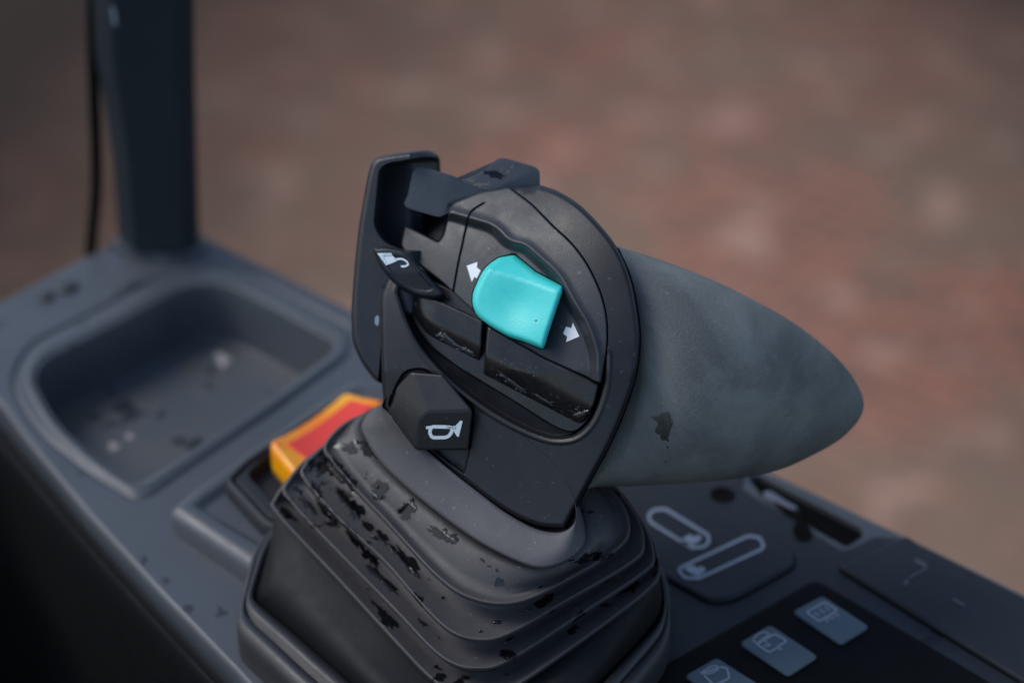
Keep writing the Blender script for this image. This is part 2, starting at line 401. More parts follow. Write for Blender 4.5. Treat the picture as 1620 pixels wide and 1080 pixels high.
# dark insert carrying icons, keypad and cover
ins = poly([(905, 770), (960, 742, 10), (1120, 738, 20), (1178, 748), (1172, 772), (1200, 792), (1334, 874, 12), (1385, 850, 8), (1440, 856, 6), (1620, 948), (1850, 1076), (1850, 1290), (900, 1330), (760, 1150), (860, 900)], 4, 4)
insert = relief('switch_panel', M_insert, con, ins, lambda x, y: .9 + 0 * x, Q, rim=3, drop=.6, wall=(0, 0, -3), grid=16)
plate = poly([(960, 742, 10), (1030, 748, 20), (1062, 763, 6), (1256, 882, 22), (1256, 902, 10), (1158, 956, 22), (1122, 958, 14), (1042, 914, 12), (980, 850)], 6, 3)
pl = relief('icon_plate', M_insert, con, plate, lambda x, y: 2.3 + 0 * x, Q, rim=5, drop=.9, wall=(0, 0, -2.2), grid=14)
cover = poly([(1326, 905, 8), (1433, 855, 8), (1512, 912, 30), (1572, 950, 30), (1720, 1040), (1860, 1130), (1800, 1190), (1620, 1087)], 4, 4)
for q_ in (plate, cover, poly([(1290, 923, 14), (1560, 1083), (1760, 1205), (1500, 1400), (860, 1180), (1010, 1083)], 6, 4)):
    relief('seam', M_black, con, offs(q_, -2.6), lambda x, y: 1.05 + 0 * x, Q, grid=30)
relief('slot_shade_sheet', M_black, con, offs(slot, 1.2), lambda x, y: -2.2 + 0 * x, Q, grid=20)  # black sheet across the slot stands in for the shade inside it
relief('access_cover', M_insert, con, cover, lambda x, y: 2.6 + 0 * x, Q, rim=4, drop=1.0, wall=(0, 0, -2.0), grid=16)
# narrow seams beside cover are gaps in height; a round bolt hole
for (x, y, r) in ((1143, 786, 20),):
    a = np.linspace(0, 2 * math.pi, 40, endpoint=False); c = Q(x, y, 0)
    rr = r / 4.9
    rings = []
    for k, z in ((1.0, .9), (1.0, 1.15), (.85, 1.25), (.8, 1.1), (.3, 1.05), (.0001, 1.05)):
        rings.append(np.stack([c[0] + rr * k * np.cos(a), c[1] + rr * k * np.sin(a), 0 * a + z], 1))
    loft('bolt_hole_disc', M_black, con, rings, True, False)  # raised black disc stands in for the dark inside the hole
# boom / bucket movement icons on the plate
ic = lambda x, y: 2.45 + 0 * x
def c4(l, s=6.0, ox=1010, oy=780): return [(ox + a / s, oy + b / s) for a, b in l]
i1 = poly(c4([(90, 265), (140, 215), (250, 205), (660, 455), (665, 520), (620, 565), (500, 575), (110, 330)]), 4, 3)
i2 = poly(c4([(380, 790), (400, 760), (1040, 460), (1150, 480), (1185, 560), (1160, 590), (570, 865), (440, 860)]), 4, 3)
b1 = poly(c4([(400, 500), (440, 470), (480, 445), (530, 470), (560, 450), (600, 470), (590, 500), (540, 535), (480, 560), (420, 540)]), 2, 3)
b2 = poly(c4([(430, 770), (480, 740), (520, 740), (560, 770), (590, 745), (640, 780), (600, 820), (560, 850), (500, 820), (460, 800)]), 2, 3)
strokes('boom_icon', M_icon, pl, [(i1, 5.2, True)], [b1], ic, Q, lift=.06)
strokes('boom_icon', M_icon, pl, [(i2, 4.8, True)], [b2], ic, Q, lift=.06)
# scratches of worn paint left on the cover
strokes('worn_mark', M_worn, con, [([(1446, 896), (1464, 906)], 7, False), ([(1436, 925), (1456, 914), (1466, 908)], 3, False), ([(1430, 936), (1434, 928)], 6, False),
        ([(1506, 958), (1524, 968)], 5, False)], [], lambda x, y: 2.7 + 0 * x, Q)
# broken trim at the edge of the slot
cl = spl([(1208, 783), (1216, 780), (1240, 795), (1262, 808), (1256, 812), (1236, 803), (1214, 792)], True, 3)
relief('trim_edge', M_trim, con, cl, lambda x, y: 1.8 + 0 * x, Q, rim=3, drop=.9, wall=(0, 0, -1.5), grid=5)
cl2 = spl([(1222, 796), (1238, 800), (1262, 814), (1270, 826), (1284, 846), (1280, 858), (1262, 858), (1254, 842), (1258, 826), (1240, 816)], True, 3)
relief('hole_dark_patch', M_black, con, cl2, lambda x, y: 1.3 + 0 * x, Q, grid=5)  # flat black patch on the panel in place of a shaded hole
# ---- joystick pedestal (part of the console)
NR = 160
def ringd(base, cx, cy, sx=.15, sy=.7): return lambda x, y: base + sx * (x - cx) / 5.8 + sy * (y - cy) / 5.8
def ring3(px, dfun): q = resample(px, NR); return P(q[:, 0], q[:, 1], dfun(q[:, 0], q[:, 1]))
def align(loop):                                                 # start every loop at its leftmost point, same direction
    A = .5 * np.sum(loop[:, 0] * np.roll(loop[:, 1], -1) - np.roll(loop[:, 0], -1) * loop[:, 1])
    if A < 0: loop = loop[::-1]
    # leave from the direction of the left corner
    c = loop.mean(0); ang = np.arctan2(loop[:, 1] - c[1], loop[:, 0] - c[0]); k = int(np.argmin(np.abs(np.angle(np.exp(1j * (ang - math.pi))))))
    return np.roll(loop, -k, 0)
def scl(loop, s, dy=0, dx=0): c = (loop.min(0) + loop.max(0)) / 2; return (loop - c) * s + c + np.array([dx, dy])
R0 = spl([(573, 668), (577, 690), (597, 724), (636, 764), (696, 813), (757, 856), (815, 886), (856, 898), (892, 889), (920, 868), (926, 838), (905, 775), (850, 705), (760, 648), (670, 622), (600, 640)])
R1 = spl([(513, 702), (523, 729), (565, 778), (609, 824), (649, 868), (691, 912), (733, 942), (787, 956), (840, 947), (916, 908), (976, 870), (997, 840), (985, 795), (930, 735), (850, 680), (740, 645), (640, 640), (555, 662)])
R2 = spl([(478, 738), (485, 765), (538, 824), (609, 890), (670, 960), (714, 1000), (760, 1013), (806, 1003), (893, 953), (1000, 890), (1020, 860), (1005, 810), (950, 750), (860, 690), (740, 650), (620, 655), (530, 690)])
R3 = spl([(451, 764), (456, 791), (538, 878), (625, 966), (680, 1024), (716, 1050), (755, 1058), (806, 1045), (935, 962), (1020, 905), (1036, 878), (1015, 820), (960, 755), (860, 695), (740, 655), (600, 665), (500, 712)])
R4 = spl([(433, 788), (440, 816), (538, 921), (634, 1025), (680, 1072), (715, 1096), (760, 1104), (810, 1090), (938, 1001), (1030, 930), (1044, 896), (1025, 835), (965, 765), (860, 700), (740, 660), (590, 675), (480, 735)])
R0, R1, R2, R3, R4 = [align(resample(r, NR)) for r in (R0, R1, R2, R3, R4)]
d0 = ringd(-19, 755, 765, .2, .75); d1 = ringd(-24, 755, 780); d2 = ringd(-28, 750, 810); d3 = ringd(-32, 742, 835); d4 = ringd(-35, 738, 855)
def rr3(loop, dfun, dd=0): return P(loop[:, 0], loop[:, 1], dfun(loop[:, 0], loop[:, 1]) + dd)
def lerp(a, b, t): return a * (1 - t) + b * t
fl1 = align(resample(poly([(398, 948, 10), (470, 1008), (720, 1230, 60), (830, 1215, 60), (1052, 975, 30), (1046, 900, 40), (900, 760, 60), (640, 700, 60), (430, 850, 40)], 10, 4), NR))
fl2 = align(resample(poly([(370, 985, 16), (470, 1080), (720, 1290, 60), (860, 1260, 60), (1062, 1010, 30), (1060, 900, 40), (900, 745, 60), (640, 690, 60), (400, 850, 40)], 10, 4), NR))
w4 = scl(R4, .985, 4)
loft('pedestal', M_ped, con, [rr3(scl(R4, .97), d4, -4), rr3(w4, d4, -4), lerp(rr3(w4, d4, -3), Q(fl1[:, 0], fl1[:, 1], 12, 12), .5), Q(fl1[:, 0], fl1[:, 1], 12, 12)], True, True)
def FQ(t, z): q = lerp(fl1, fl2, t); return Q(q[:, 0], q[:, 1], z, 13)
loft('pedestal_flange', M_flange, con, [FQ(0, 11), FQ(0, 13.5), FQ(.25, 14.5), FQ(.42, 14), FQ(.46, 11.5), FQ(.54, 11.5), FQ(.58, 13.2), FQ(.9, 12), FQ(1, 9), FQ(1, -8)], True, True)
# ---- raised switch pod
pod = poly([(262, 803, 16), (300, 768, 14), (470, 650), (560, 588, 16), (640, 600), (800, 700), (700, 900), (470, 938), (410, 903)], 10, 4)
pod_in = poly([(300, 800, 10), (320, 782, 8), (480, 672), (560, 612, 16), (640, 620), (760, 700), (640, 860), (420, 872)], 8, 4)
relief('switch_pod', M_cons, con, pod, lambda x, y: 9 + 0 * x, QZ(9), rim=20, drop=4.5, feats=[('pocket', pod_in, -2.2, 14)], wall=(0, 0, -8), grid=12)
# ------------------------------------------------------------------ orange rocker switch
rk = empty('rocker_switch', Q(510, 700, 6), 'orange rocker switch with a red centre half hidden behind the rubber boot', 'switch')
rb = poly([(350, 757, 16), (385, 722, 16), (540, 618, 16), (640, 640, 14), (640, 700), (480, 830, 14), (425, 838, 24)], 10, 3)
relief('bezel', M_insert, rk, rb, lambda x, y: 12.5 + 0 * x, QZ(12.5), rim=9, drop=3, feats=[('pocket', scl(rb, .74), -5, 5), ('line', offs(rb, 13), -2.5, 4, True)], wall=(0, 0, -7), grid=10)
oc = poly([(424, 712, 12), (546, 616, 12), (612, 648, 10), (468, 756, 12)], 10, 3)
hz = lambda x, y: 18 + 3.5 * ((x - 515) / 80) ** 2
ocap = relief('switch_cap', M_orange, rk, oc, hz, QZ(18), rim=9, drop=3.5, wall=(0, 0, -8), grid=8)
red = poly([(454, 710, 3), (554, 636, 3), (592, 654, 3), (488, 730, 3)], 3, 3)
relief('red_lens', M_red, ocap, red, lambda x, y: hz(x, y) + .5, QZ(18), rim=2, drop=.4, wall=(0, 0, -1), grid=8)
# ------------------------------------------------------------------ keypad
kp = empty('keypad', Q(1290, 1060, 1), 'black glossy keypad panel with grey buttons at the lower right edge', 'keypad')
ko = poly([(1290, 923, 14), (1560, 1083), (1760, 1205), (1500, 1400), (860, 1180), (1010, 1083)], 6, 4)
relief('panel', M_keypad, kp, ko, lambda x, y: 2.0 + 0 * x, Q, rim=4, drop=.8, feats=[('line', offs(ko, 0), -0.1, 3, True)], wall=(0, 0, -1.6), grid=18)
BT = [[(1253, 977), (1300, 952), (1374, 1001), (1329, 1029)], [(1169, 1027), (1217, 998), (1293, 1048), (1246, 1079)], [(1082, 1079), (1133, 1050), (1210, 1099), (1162, 1131)]]
def c3(l): return [(1080 + a / 5.0625, 930 + b / 5.0625) for a, b in l]
IC = [([(poly(c3([(985, 250), (1130, 172), (1235, 235), (1090, 325)]), 3, 3), 2.6, True)] + [(c3([(a, b), (a + 48, b + 30)]), 1.8, False) for a, b in ((1045, 250), (1085, 228), (1125, 206))] +
       [(c3([(a, b), (a + 25, b + 14)]), 2.6, False) for a, b in ((1135, 315), (1175, 292), (1215, 270))] + [(c3([(1130, 320), (1240, 262)]), 1.8, False)]),
      [(poly(c3([(590, 510), (730, 425), (830, 480), (690, 575)]), 3, 3), 2.6, True), (c3([(640, 470), (700, 520), (640, 520)]), 2, False), (spl(c3([(560, 470), (600, 430), (650, 410), (690, 430), (640, 460), (590, 500)]), True, 3), 2.2, True),
       (c3([(740, 540), (790, 545)]), 2.6, False)],
      [(poly(c3([(150, 740), (300, 690), (350, 700), (370, 780), (250, 840)]), 3, 3), 2.6, True), (spl(c3([(140, 745), (200, 700), (250, 680), (290, 700), (220, 740)]), True, 3), 2.2, True)]]
for q, ln, lb in zip(BT, IC, ('grey button with a heated screen symbol', 'grey button with a wiper and washer symbol', 'grey button cut off by the bottom of the picture')):
    o = relief('button', M_btn, kp, poly(q, 7, 2.5), lambda x, y: 2.8 + 0 * x, Q, rim=3, drop=.5, wall=(0, 0, -.8), grid=9)
    o['label'] = lb
    strokes('icon', M_icon2, o, ln, [], lambda x, y: 2.9 + 0 * x, Q)
# ------------------------------------------------------------------ joystick
js = empty('joystick', Q(735, 950, 30), 'black joystick with teal thumb rocker and grey palm grip on a rubber boot', 'joystick')
def ins(pl, o):
    t = np.roll(pl, -3, 0) - np.roll(pl, 3, 0); nn = np.stack([-t[:, 1], t[:, 0]], 1); nn /= np.linalg.norm(nn, axis=1)[:, None]
    A_ = .5 * np.sum(pl[:, 0] * np.roll(pl[:, 1], -1) - np.roll(pl[:, 0], -1) * pl[:, 1])
    return pl + (nn if A_ > 0 else -nn) * o
def lipring(loop, dfun, k):                                       # rounded lip: inner top, outer edge, underside
    dn = np.array([0, 1.0])
    return [rr3(ins(loop, 8) , dfun, .3), rr3(ins(loop, 4.5), dfun, 1.2), rr3(ins(loop, 1.8), dfun, 1.3), rr3(loop, dfun, .6), rr3(loop + dn * 3, dfun, -.6), rr3(ins(loop, 4) + dn * 5, dfun, -3), rr3(ins(loop, 13) + dn * 6, dfun, -7)]
rings = [rr3(scl(R0, .6, -6), d0, -30), rr3(scl(R0, .93, -4), d0, -9), rr3(scl(R0, .96, -2), d0, -2), rr3(lerp(R0, R1, .25), lambda x, y: lerp(d0(x, y), d1(x, y), .3), 0), rr3(lerp(R0, R1, .6), lambda x, y: lerp(d0(x, y), d1(x, y), .7), -1.2), rr3(ins(R1, 16), d1, -.6)]
rings += lipring(R1, d1, 0)
for a, da, b, db in ((R1, d1, R2, d2), (R2, d2, R3, d3), (R3, d3, R4, d4)):
    g1 = ins(lerp(a, b, .35), 12)
    dm = lambda x, y, da=da, db=db: lerp(da(x, y), db(x, y), .5)
    rings += [rr3(g1, dm, -6.5), rr3(ins(lerp(a, b, .62), 7), dm, -3.5)]
    rings += lipring(b, db, 0)
rings += [rr3(scl(R4, .95, 8), d4, -6)]
loft('rubber_boot', M_boot, js, rings, True, True)
# head surface
def D(x, y):
    x = np.asarray(x, float); y = np.asarray(y, float)
    s = (540 - y) / 5.8
    base = .45 * (x - 850) / 5.8 - .10 * s - np.where(s > 0, .0048 * s * s, 0) + .24 * np.minimum(s + 8, 0) + .002 * np.minimum(s + 8, 0) ** 2
    rgt = np.clip((x - 900) / 110, 0, 1.3); base = base - 3.0 * rgt ** 2
    up = np.clip((400 - y) / 110, 0, 1.3); base = base - 3 * up ** 2
    return base
seam = [(852, 292), (884, 303), (918, 325), (950, 357), (977, 393), (996, 437), (1007, 487), (1012, 536), (1006, 590), (991, 640), (966, 700), (931, 765), (893, 835)]
hou = np.vstack([spl(seam, False, 3)[:-1], spl([(893, 835), (850, 831), (800, 808), (748, 771), (700, 731), (660, 697), (622, 662), (607, 645), (606, 628), (604, 604), (603, 560), (602, 510), (604, 462), (626, 420), (680, 360), (740, 320), (790, 300)], False, 3)[:-1], np.array([[820, 294]])])
rimc = spl([(628, 462), (642, 505), (662, 545), (696, 586), (742, 626), (796, 662), (848, 687), (884, 695), (915, 688), (940, 660), (957, 610), (960, 560)], False, 3)
pocket = np.vstack([rimc, np.array([(930, 540), (860, 500), (780, 470), (700, 430), (640, 430)], float)])
pocket = dense(pocket, 3)
horn_pocket = poly([(626, 606, 12), (640, 584, 14), (672, 580, 12), (752, 640, 6), (744, 716, 8), (736, 752, 4), (690, 718), (640, 670), (612, 640)], 6, 3)
capo = np.vstack([poly([(714, 322, 12), (760, 304, 10), (806, 297, 4), (842, 324, 10), (876, 359, 10), (904, 384, 20), (929, 417, 20), (950, 461, 20), (960, 500, 20), (961, 545, 20), (951, 607, 4), (862, 567, 2),
        (800, 535), (764, 506, 4), (700, 447), (645, 404, 4), (634, 388, 6), (640, 356, 3), (694, 384, 5), (702, 372, 5)], 3, 2.2)])
housing = relief('housing', M_hous, js, hou, D, P, rim=8, drop=2.6, feats=[('pocket', pocket, -9, 7), ('line', offs(pocket, -5), .35, 5, True), ('pocket', dense(offs(capo, -1.7), 3), -12, 2.2), ('pocket', horn_pocket, -2.5, 4), ('pocket', poly([(600, 330), (712, 316), (710, 372), (700, 388), (640, 364), (600, 352)], 3, 3), -14, 4)], wall=(0, 0, -26), inset=34, grid=9)
# cap plate
face_pocket = poly([(540, 338, 4), (716, 334, 8), (784, 354, 24), (808, 380, 22), (832, 384, 22), (888, 434, 26), (906, 470, 20), (934, 515, 20), (948, 560, 16), (946, 640), (540, 660)], 6, 3)
teal_o = spl([(813, 402), (800, 405), (787, 409), (768, 424), (756, 445), (748, 467), (750, 489), (765, 508), (802, 531), (830, 541), (858, 552)], False, 2.2)
teal_o = np.vstack([teal_o, poly([(859, 552, 0), (862, 548, 3), (869, 524), (890, 462, 3), (891, 453, 4), (849, 431), (814, 402, 3)], 2, 2.2, False)[1:-1]])
tpk = offs(teal_o, -3.0)
cap = relief('cap_plate', M_cap, js, capo, lambda x, y: D(x, y) + .4, P, rim=2.6, drop=.9, feats=[('pocket', face_pocket, -3.6, 18), ('line', offs(face_pocket, 3), .9, 13, True), ('line', spl([(764, 322), (745, 336), (738, 358), (731, 390), (725, 417), (717, 462)], False, 2), -1.4, 2.0, False),
       ('pocket', dense(offs(teal_o, -1.6), 2.5), -5, 2)], wall=(0, 0, -7), grid=7)
def A(x, y):
    q = np.stack([np.atleast_1d(x), np.atleast_1d(y)], 1).astype(float)
    return D(x, y) + .4 - 3.6 * smooth(sdist(q, face_pocket) / 18)
strokes('arrow_mark', M_white, cap, [], [[(738.5, 420.5), (755.5, 414.5), (754.5, 423), (760.5, 428), (754.5, 440.5), (751, 438), (746.5, 446)]], A, P, lift=.08, target=cap)
strokes('arrow_mark', M_white, cap, [], [[(906.5, 510.5), (916.7, 532), (895.7, 541), (897.5, 532.5), (891, 527.5), (895.7, 516.5), (904, 519)]], A, P, lift=.08, target=cap)
# teal rocker
def T_(x, y):
    # distance above the ridge line from (782,428) to (886,462)
    nx, ny = .31, -.95
    u = (x - 782) * nx + (y - 428) * ny
    h = D(x, y) + 2.6
    h = h - np.clip(u, 0, 60) * .16
    dish = np.exp(-(((x - 818) / 42) ** 2 + ((y - 478) / 40) ** 2))
    return h - 1.9 * dish
relief('teal_rocker', M_teal, js, teal_o, T_, P, rim=9, drop=2.6, wall=(0, 0, -8), grid=5)
# thumb blocks in the pocket
base_o = np.vstack([spl([(640, 470), (655, 512), (680, 547), (718, 577), (757, 602), (810, 634), (862, 667), (890, 681), (912, 682), (934, 660), (948, 620), (950, 590)], False, 3), np.array([(860, 530), (740, 470), (680, 440)], float)])
relief('roller_bed', M_thumb, js, dense(base_o, 3), lambda x, y: D(x, y) - 5.2, P, rim=3, drop=1.6, wall=(0, 0, -3), grid=8)
bl = poly([(640, 462, 4), (690, 472, 14), (765, 507, 3), (758, 596, 3), (712, 566, 14), (672, 530, 12), (655, 500, 8)], 5, 2.5)
relief('thumb_roller', M_thumb, js, bl, lambda x, y: D(x, y) - 2.2 - 4.5 * np.clip((y - 500 - (x - 690) * .5) / 45, 0, 1.2) ** 2 - 3.0 * np.clip((690 - x) / 40, 0, 1) ** 2, P, rim=4, drop=1.2, wall=(0, 0, -5), grid=6)
brk = poly([(771, 514, 3), (862, 566, 2), (948, 608, 3), (940, 645, 16), (920, 674, 16), (884, 668, 10), (820, 632), (763, 596, 3)], 5, 2.5)
relief('thumb_roller', M_thumb, js, brk, lambda x, y: D(x, y) - 1.6 - 4.5 * np.clip((y - 560 - (x - 790) * .52) / 50, 0, 1.2) ** 2, P, rim=4, drop=1.2, wall=(0, 0, -5), grid=6)
# horn button
def hv(x, y, h): return P(x, y, D(x, y) + h)
hb = [hv(650, 588, 2.0), hv(676, 651, 5.5), hv(748, 649, 3.5), hv(700, 592, 1.5), hv(626, 612, -1), hv(622, 638, 1), hv(664, 664, 5.5), hv(612, 652, -.5), hv(658, 712, 3.4), hv(741, 712, 1.6)]
bk = [P(x, y, D(x, y) - 12) for x, y in ((650, 592), (700, 596), (746, 650), (740, 706), (660, 706), (616, 650), (628, 616))]
Vh = hb + bk
Fh = [[0, 1, 2, 3], [0, 4, 5, 6, 1], [5, 7, 8, 6], [1, 6, 8, 9, 2], [3, 2, 12, 11], [2, 9, 13, 12], [9, 8, 14, 13], [8, 7, 15, 14], [7, 5, 4, 16, 15], [4, 0, 10, 16], [0, 3, 11, 10], [10, 11, 12, 13, 14, 15, 16]]
hbn = build('horn_button', Vh, fix_normals(Vh, Fh), M_hous, js, smoothf=True, bevel=.7)
def pfit(pts):
    p = np.array([(x, y, float(D(x, y)) + h) for x, y, h in pts]); s, *_ = np.linalg.lstsq(np.c_[p[:, :2], np.ones(len(p))], p[:, 2], rcond=None)
    return lambda x, y: s[0] * x + s[1] * y + s[2]
HP = pfit([(676, 651, 5.5), (748, 649, 3), (664, 664, 5.5), (658, 712, 3.4), (741, 712, 1.6)])
def c2(l): return [(600 + a / 6, 560 + b / 6) for a, b in l]
strokes('horn_icon', M_paleblue, hbn, [(spl(c2([(500, 692), (560, 688), (640, 690), (690, 700), (680, 750), (640, 785), (560, 790), (505, 785), (482, 740)]), True, 2), 5.4, True), (c2([(445, 698), (500, 690)]), 4.5, False), (c2([(640, 690), (730, 700)]), 4.5, False)],
        [c2([(690, 682), (725, 678), (772, 628), (792, 634), (756, 782), (740, 780), (700, 718)])], HP, P, lift=.1, target=hbn)
# lever (left wing)
def DL(x, y): return .30 * (x - 640) / 5.8 - 20.5 - 1.3 * np.maximum(np.asarray(x) - 650, 0) / 5.8
wing = poly([(697, 270, 4), (696, 246, 14), (676, 237, 10), (618, 244, 14), (590, 250, 16), (582, 276, 20), (567, 360, 30), (560, 430, 30), (555, 500, 30), (558, 545, 20), (574, 578, 14), (592, 601, 10), (605, 608, 5), (610, 585, 4), (616, 500), (660, 500), (740, 520), (730, 440), (700, 380), (705, 330)], 6, 2.6)
wpk = poly([(599, 268, 12), (612, 258, 8), (672, 248, 8), (720, 252), (720, 395), (640, 398, 10), (606, 384, 16), (590, 358, 14)], 8, 2.6)
lever = relief('side_lever', M_lever, js, wing, DL, P, rim=8, drop=2.6, feats=[('pocket', wpk, -15, 6), ('line', dense([(613, 458), (609, 530), (603, 600)], 2, False), -5, 4.5, False)], wall=(0, 0, -17), inset=8, grid=7)
tab = poly([(588, 392, 8), (612, 390, 8), (641, 396, 8), (664, 422, 8), (704, 466, 8), (690, 474, 12), (656, 470, 14), (622, 448, 14), (600, 420, 12)], 8, 2.2)
def DT(x, y): return .30 * (x - 640) / 5.8 - 15.5 - .5 * np.clip((y - 430) / 10, 0, 5)
tabo = relief('lever_tab', M_lever, lever, tab, DT, P, rim=6, drop=2.2, feats=[('pocket', scl(tab, .74), -.35, 4)], wall=(4, 8, -7), grid=5)
strokes('lock_icon', M_paleblue, tabo, [(spl([(625, 411), (636, 409.5), (644, 413.5), (646, 418.5), (640, 421.5), (635, 421)], False, 2), 3.2, False)], [[(597.5, 400.5), (619, 400), (628.5, 413), (611, 420)]], DT, P, lift=.25, target=tabo)
strokes('paint_chip', M_icon, lever, [], [spl([(596, 499), (599, 500), (600, 507), (598, 515), (594, 513), (593, 505)], True, 2)], DL, P, lift=.1, target=lever)
# rocker on top of the head (saddle shaped), extruded away to the left
prof = np.vstack([poly([(716, 320), (703, 345, 5), (696, 345, 4), (702, 320), (709, 284, 8), (722, 278, 8), (734, 285)], 3, 2, False)[:-1], spl([(734, 285), (744, 293), (758, 299), (775, 300), (797, 296), (818, 286), (836, 272)], False, 2),
        poly([(838, 270), (848, 263, 5), (858, 269, 6), (859, 306, 3), (800, 312), (716, 320)], 3, 2, False)[1:-1]])
prof = resample(prof, 260)
def pinset(pl, o):
    t = np.roll(pl, -3, 0) - np.roll(pl, 3, 0); nn = np.stack([-t[:, 1], t[:, 0]], 1); nn /= np.linalg.norm(nn, axis=1)[:, None]
    A_ = .5 * np.sum(pl[:, 0] * np.roll(pl[:, 1], -1) - np.roll(pl[:, 0], -1) * pl[:, 1])
    return pl + (nn if A_ > 0 else -nn) * o
vec = P(638, 522, -12) - P(700, 540, -11); vu = vec / np.linalg.norm(vec); VL = np.linalg.norm(vec)
rk_r = []
for k_, tt in [(6, 0), (3, .25), (1.2, .7), (.3, 1.3), (0, 2.0), (0, VL * .5), (0, VL - 2.4), (.8, VL - 1.4), (2.5, VL - .5), (6, VL)]:
    q_ = pinset(prof, k_); rk_r.append(P(q_[:, 0], q_[:, 1], -22.5 - (q_[:, 0] - 700) * .01) + vu * tt)
rock = loft('top_rocker', M_rock, js, rk_r, True, True)
rock.data.set_sharp_from_angle(angle=R(38))
# dark post beneath the top rocker
pp = P(np.array([655, 700, 716, 790, 800, 716, 650.]), np.array([322, 340, 312, 303, 340, 396, 378.]), -38.)
extrude('rocker_post', M_black, js, list(pp), np.array(BACK) * -14, smoothf=False)
# palm grip
NG = 96
def sec(tp, bt, su, sd, dc, rot=0):
    tp = np.array(tp, float); bt = np.array(bt, float); c = (tp + bt) / 2; v = (tp - bt) / 2
    a = np.linspace(0, 2 * math.pi, NG, endpoint=False)
    ca, sa = np.cos(a), np.sin(a)
    x = c[0] + v[0] * sa + su * ca; y = c[1] + v[1] * sa; d = dc + sd * ca
    return P(x, y, d)
S = [((905, 358), (900, 782), 90, 14, -15), ((925, 370), (915, 776), 86, 16, -15), ((960, 386), (945, 770), 76, 20, -16), ((1030, 407), (1020, 768), 58, 24, -18), ((1110, 436), (1100, 763), 46, 25.5, -22), ((1190, 474), (1172, 756), 36, 24, -27), ((1250, 508), (1232, 743), 27, 20, -32),
     ((1300, 545), (1284, 720), 20, 15.5, -36), ((1334, 578), (1325, 697), 13, 10.5, -39), ((1354, 606), (1350, 674), 7, 6, -41), ((1362, 622), (1361, 658), 3.5, 3.2, -42), ((1366, 637), (1366, 644), .8, .7, -42.5)]
S = np.array([[*a, *b, c, d, e] for a, b, c, d, e in S], float)
out = []
for i in range(len(S) - 1):
    p0, p1, p2, p3 = S[max(i - 1, 0)], S[i], S[i + 1], S[min(i + 2, len(S) - 1)]
    for j in range(4):
        t = j / 4; out.append(.5 * ((2 * p1) + (-p0 + p2) * t + (2 * p0 - 5 * p1 + 4 * p2 - p3) * t * t + (-p0 + 3 * p1 - 3 * p2 + p3) * t ** 3))
out.append(S[-1])
loft('palm_grip', M_grip, js, [sec((s[0], s[1]), (s[2], s[3]), s[4], s[5], s[6]) for s in out], True, True)
sp_ = spl([(p_[0] + .8, p_[1]) for p_ in seam[4:]], False, 3)
tube('seam_line', M_black, js, [P(a_, b_, float(D(a_, b_)) - 3.0) for a_, b_ in sp_], .28, 8)
# rubber collar
hb_low = [(604, 640), (611, 650), (634, 674), (664, 702), (704, 737), (752, 775), (802, 812), (852, 838), (893, 840), (912, 815), (895, 760), (840, 700), (760, 650), (680, 625), (625, 622)]
C1 = align(resample(spl(hb_low), NR))
colr = [rr3(scl(C1, .82, -8), D, -20), rr3(C1, D, -2.4), rr3(C1, D, .2), rr3(scl(lerp(C1, R0, .12), 1.0), lambda x, y: lerp(D(x, y), d0(x, y), .15), 1.6),
        rr3(lerp(C1, R0, .55), lambda x, y: lerp(D(x, y), d0(x, y), .7), 3.6), rr3(lerp(C1, R0, .92), d0, 3.2), rr3(R0, d0, 2.2), rr3(scl(R0, .985, 1), d0, 0), rr3(scl(R0, .93), d0, -6), rr3(scl(R0, .7), d0, -26)]
loft('collar', M_collar, js, colr, True, True)
# ------------------------------------------------------------------ cab pillar and hose
pil = empty('cab_pillar', Q(255, 385, 0), 'dark blue steel cab pillar rising from the far corner of the console', 'pillar')
b0 = Q(np.array([186., 250, 316, 300]), np.array([372., 398, 372, 350]), 0)
def at_y(x, y, yy):                                               # point on the ray whose world Y equals yy
    r = (x - 810) / F * RIGHT + (540 - y) / F * UP - BACK; return CAM + r * ((yy - CAM[1]) / r[1])
Yp = b0[1][1]
lft = [(190, 388), (186, 368), (177, 255), (166, 180), (156, 130), (149, 80), (146, 0), (140, -120)]
rgt = [(312, 388), (315, 365), (312, 255), (310, 180), (309, 130), (308, 80), (307, 0), (304, -120)]
V = []; Fp = []
for (a, b) in zip(lft, rgt):
    l = at_y(*a, Yp); r_ = at_y(*b, Yp); l[2] = r_[2] = (l[2] + r_[2]) / 2
    m_ = (l + r_) / 2
    V += [l, l * .78 + r_ * .22 + np.array([0, -7, 0]), r_ * .85 + l * .15 + np.array([0, -7, 0]), r_, r_ + np.array([-4, 26, 0]), l + np.array([4, 26, 0])]
for k in range(len(lft) - 1):
    for i in range(6): j = (i + 1) % 6; Fp.append([k * 6 + i, k * 6 + j, k * 6 + 6 + j, k * 6 + 6 + i])
Fp += [[0, 1, 2, 3, 4, 5], [len(V) - 6 + i for i in range(6)]]
build('post', V, fix_normals(V, Fp), M_pillar, pil, bevel=1.5)
ft = poly([(176, 382, 10), (205, 376, 8), (300, 372, 8), (322, 372, 10), (330, 396, 14), (262, 416, 14), (186, 398, 10)], 6, 3)
relief('foot', M_cons, pil, ft, lambda x, y: 3 + 0 * x, Q, rim=8, drop=2.4, wall=(0, 0, -3), grid=12)
strokes('weld_mark', M_icon2, pil, [([(178, 12), (182, 40)], 6, False)], [], lambda x, y: 0 * x, lambda x, y, d: np.array([at_y(a, b, Yp - 7.6) for a, b in zip(x, y)]))
hp = spl([(143, 404), (147, 360), (152, 300), (152, 240), (149, 150), (147, 60), (146, -100)], False, 10)
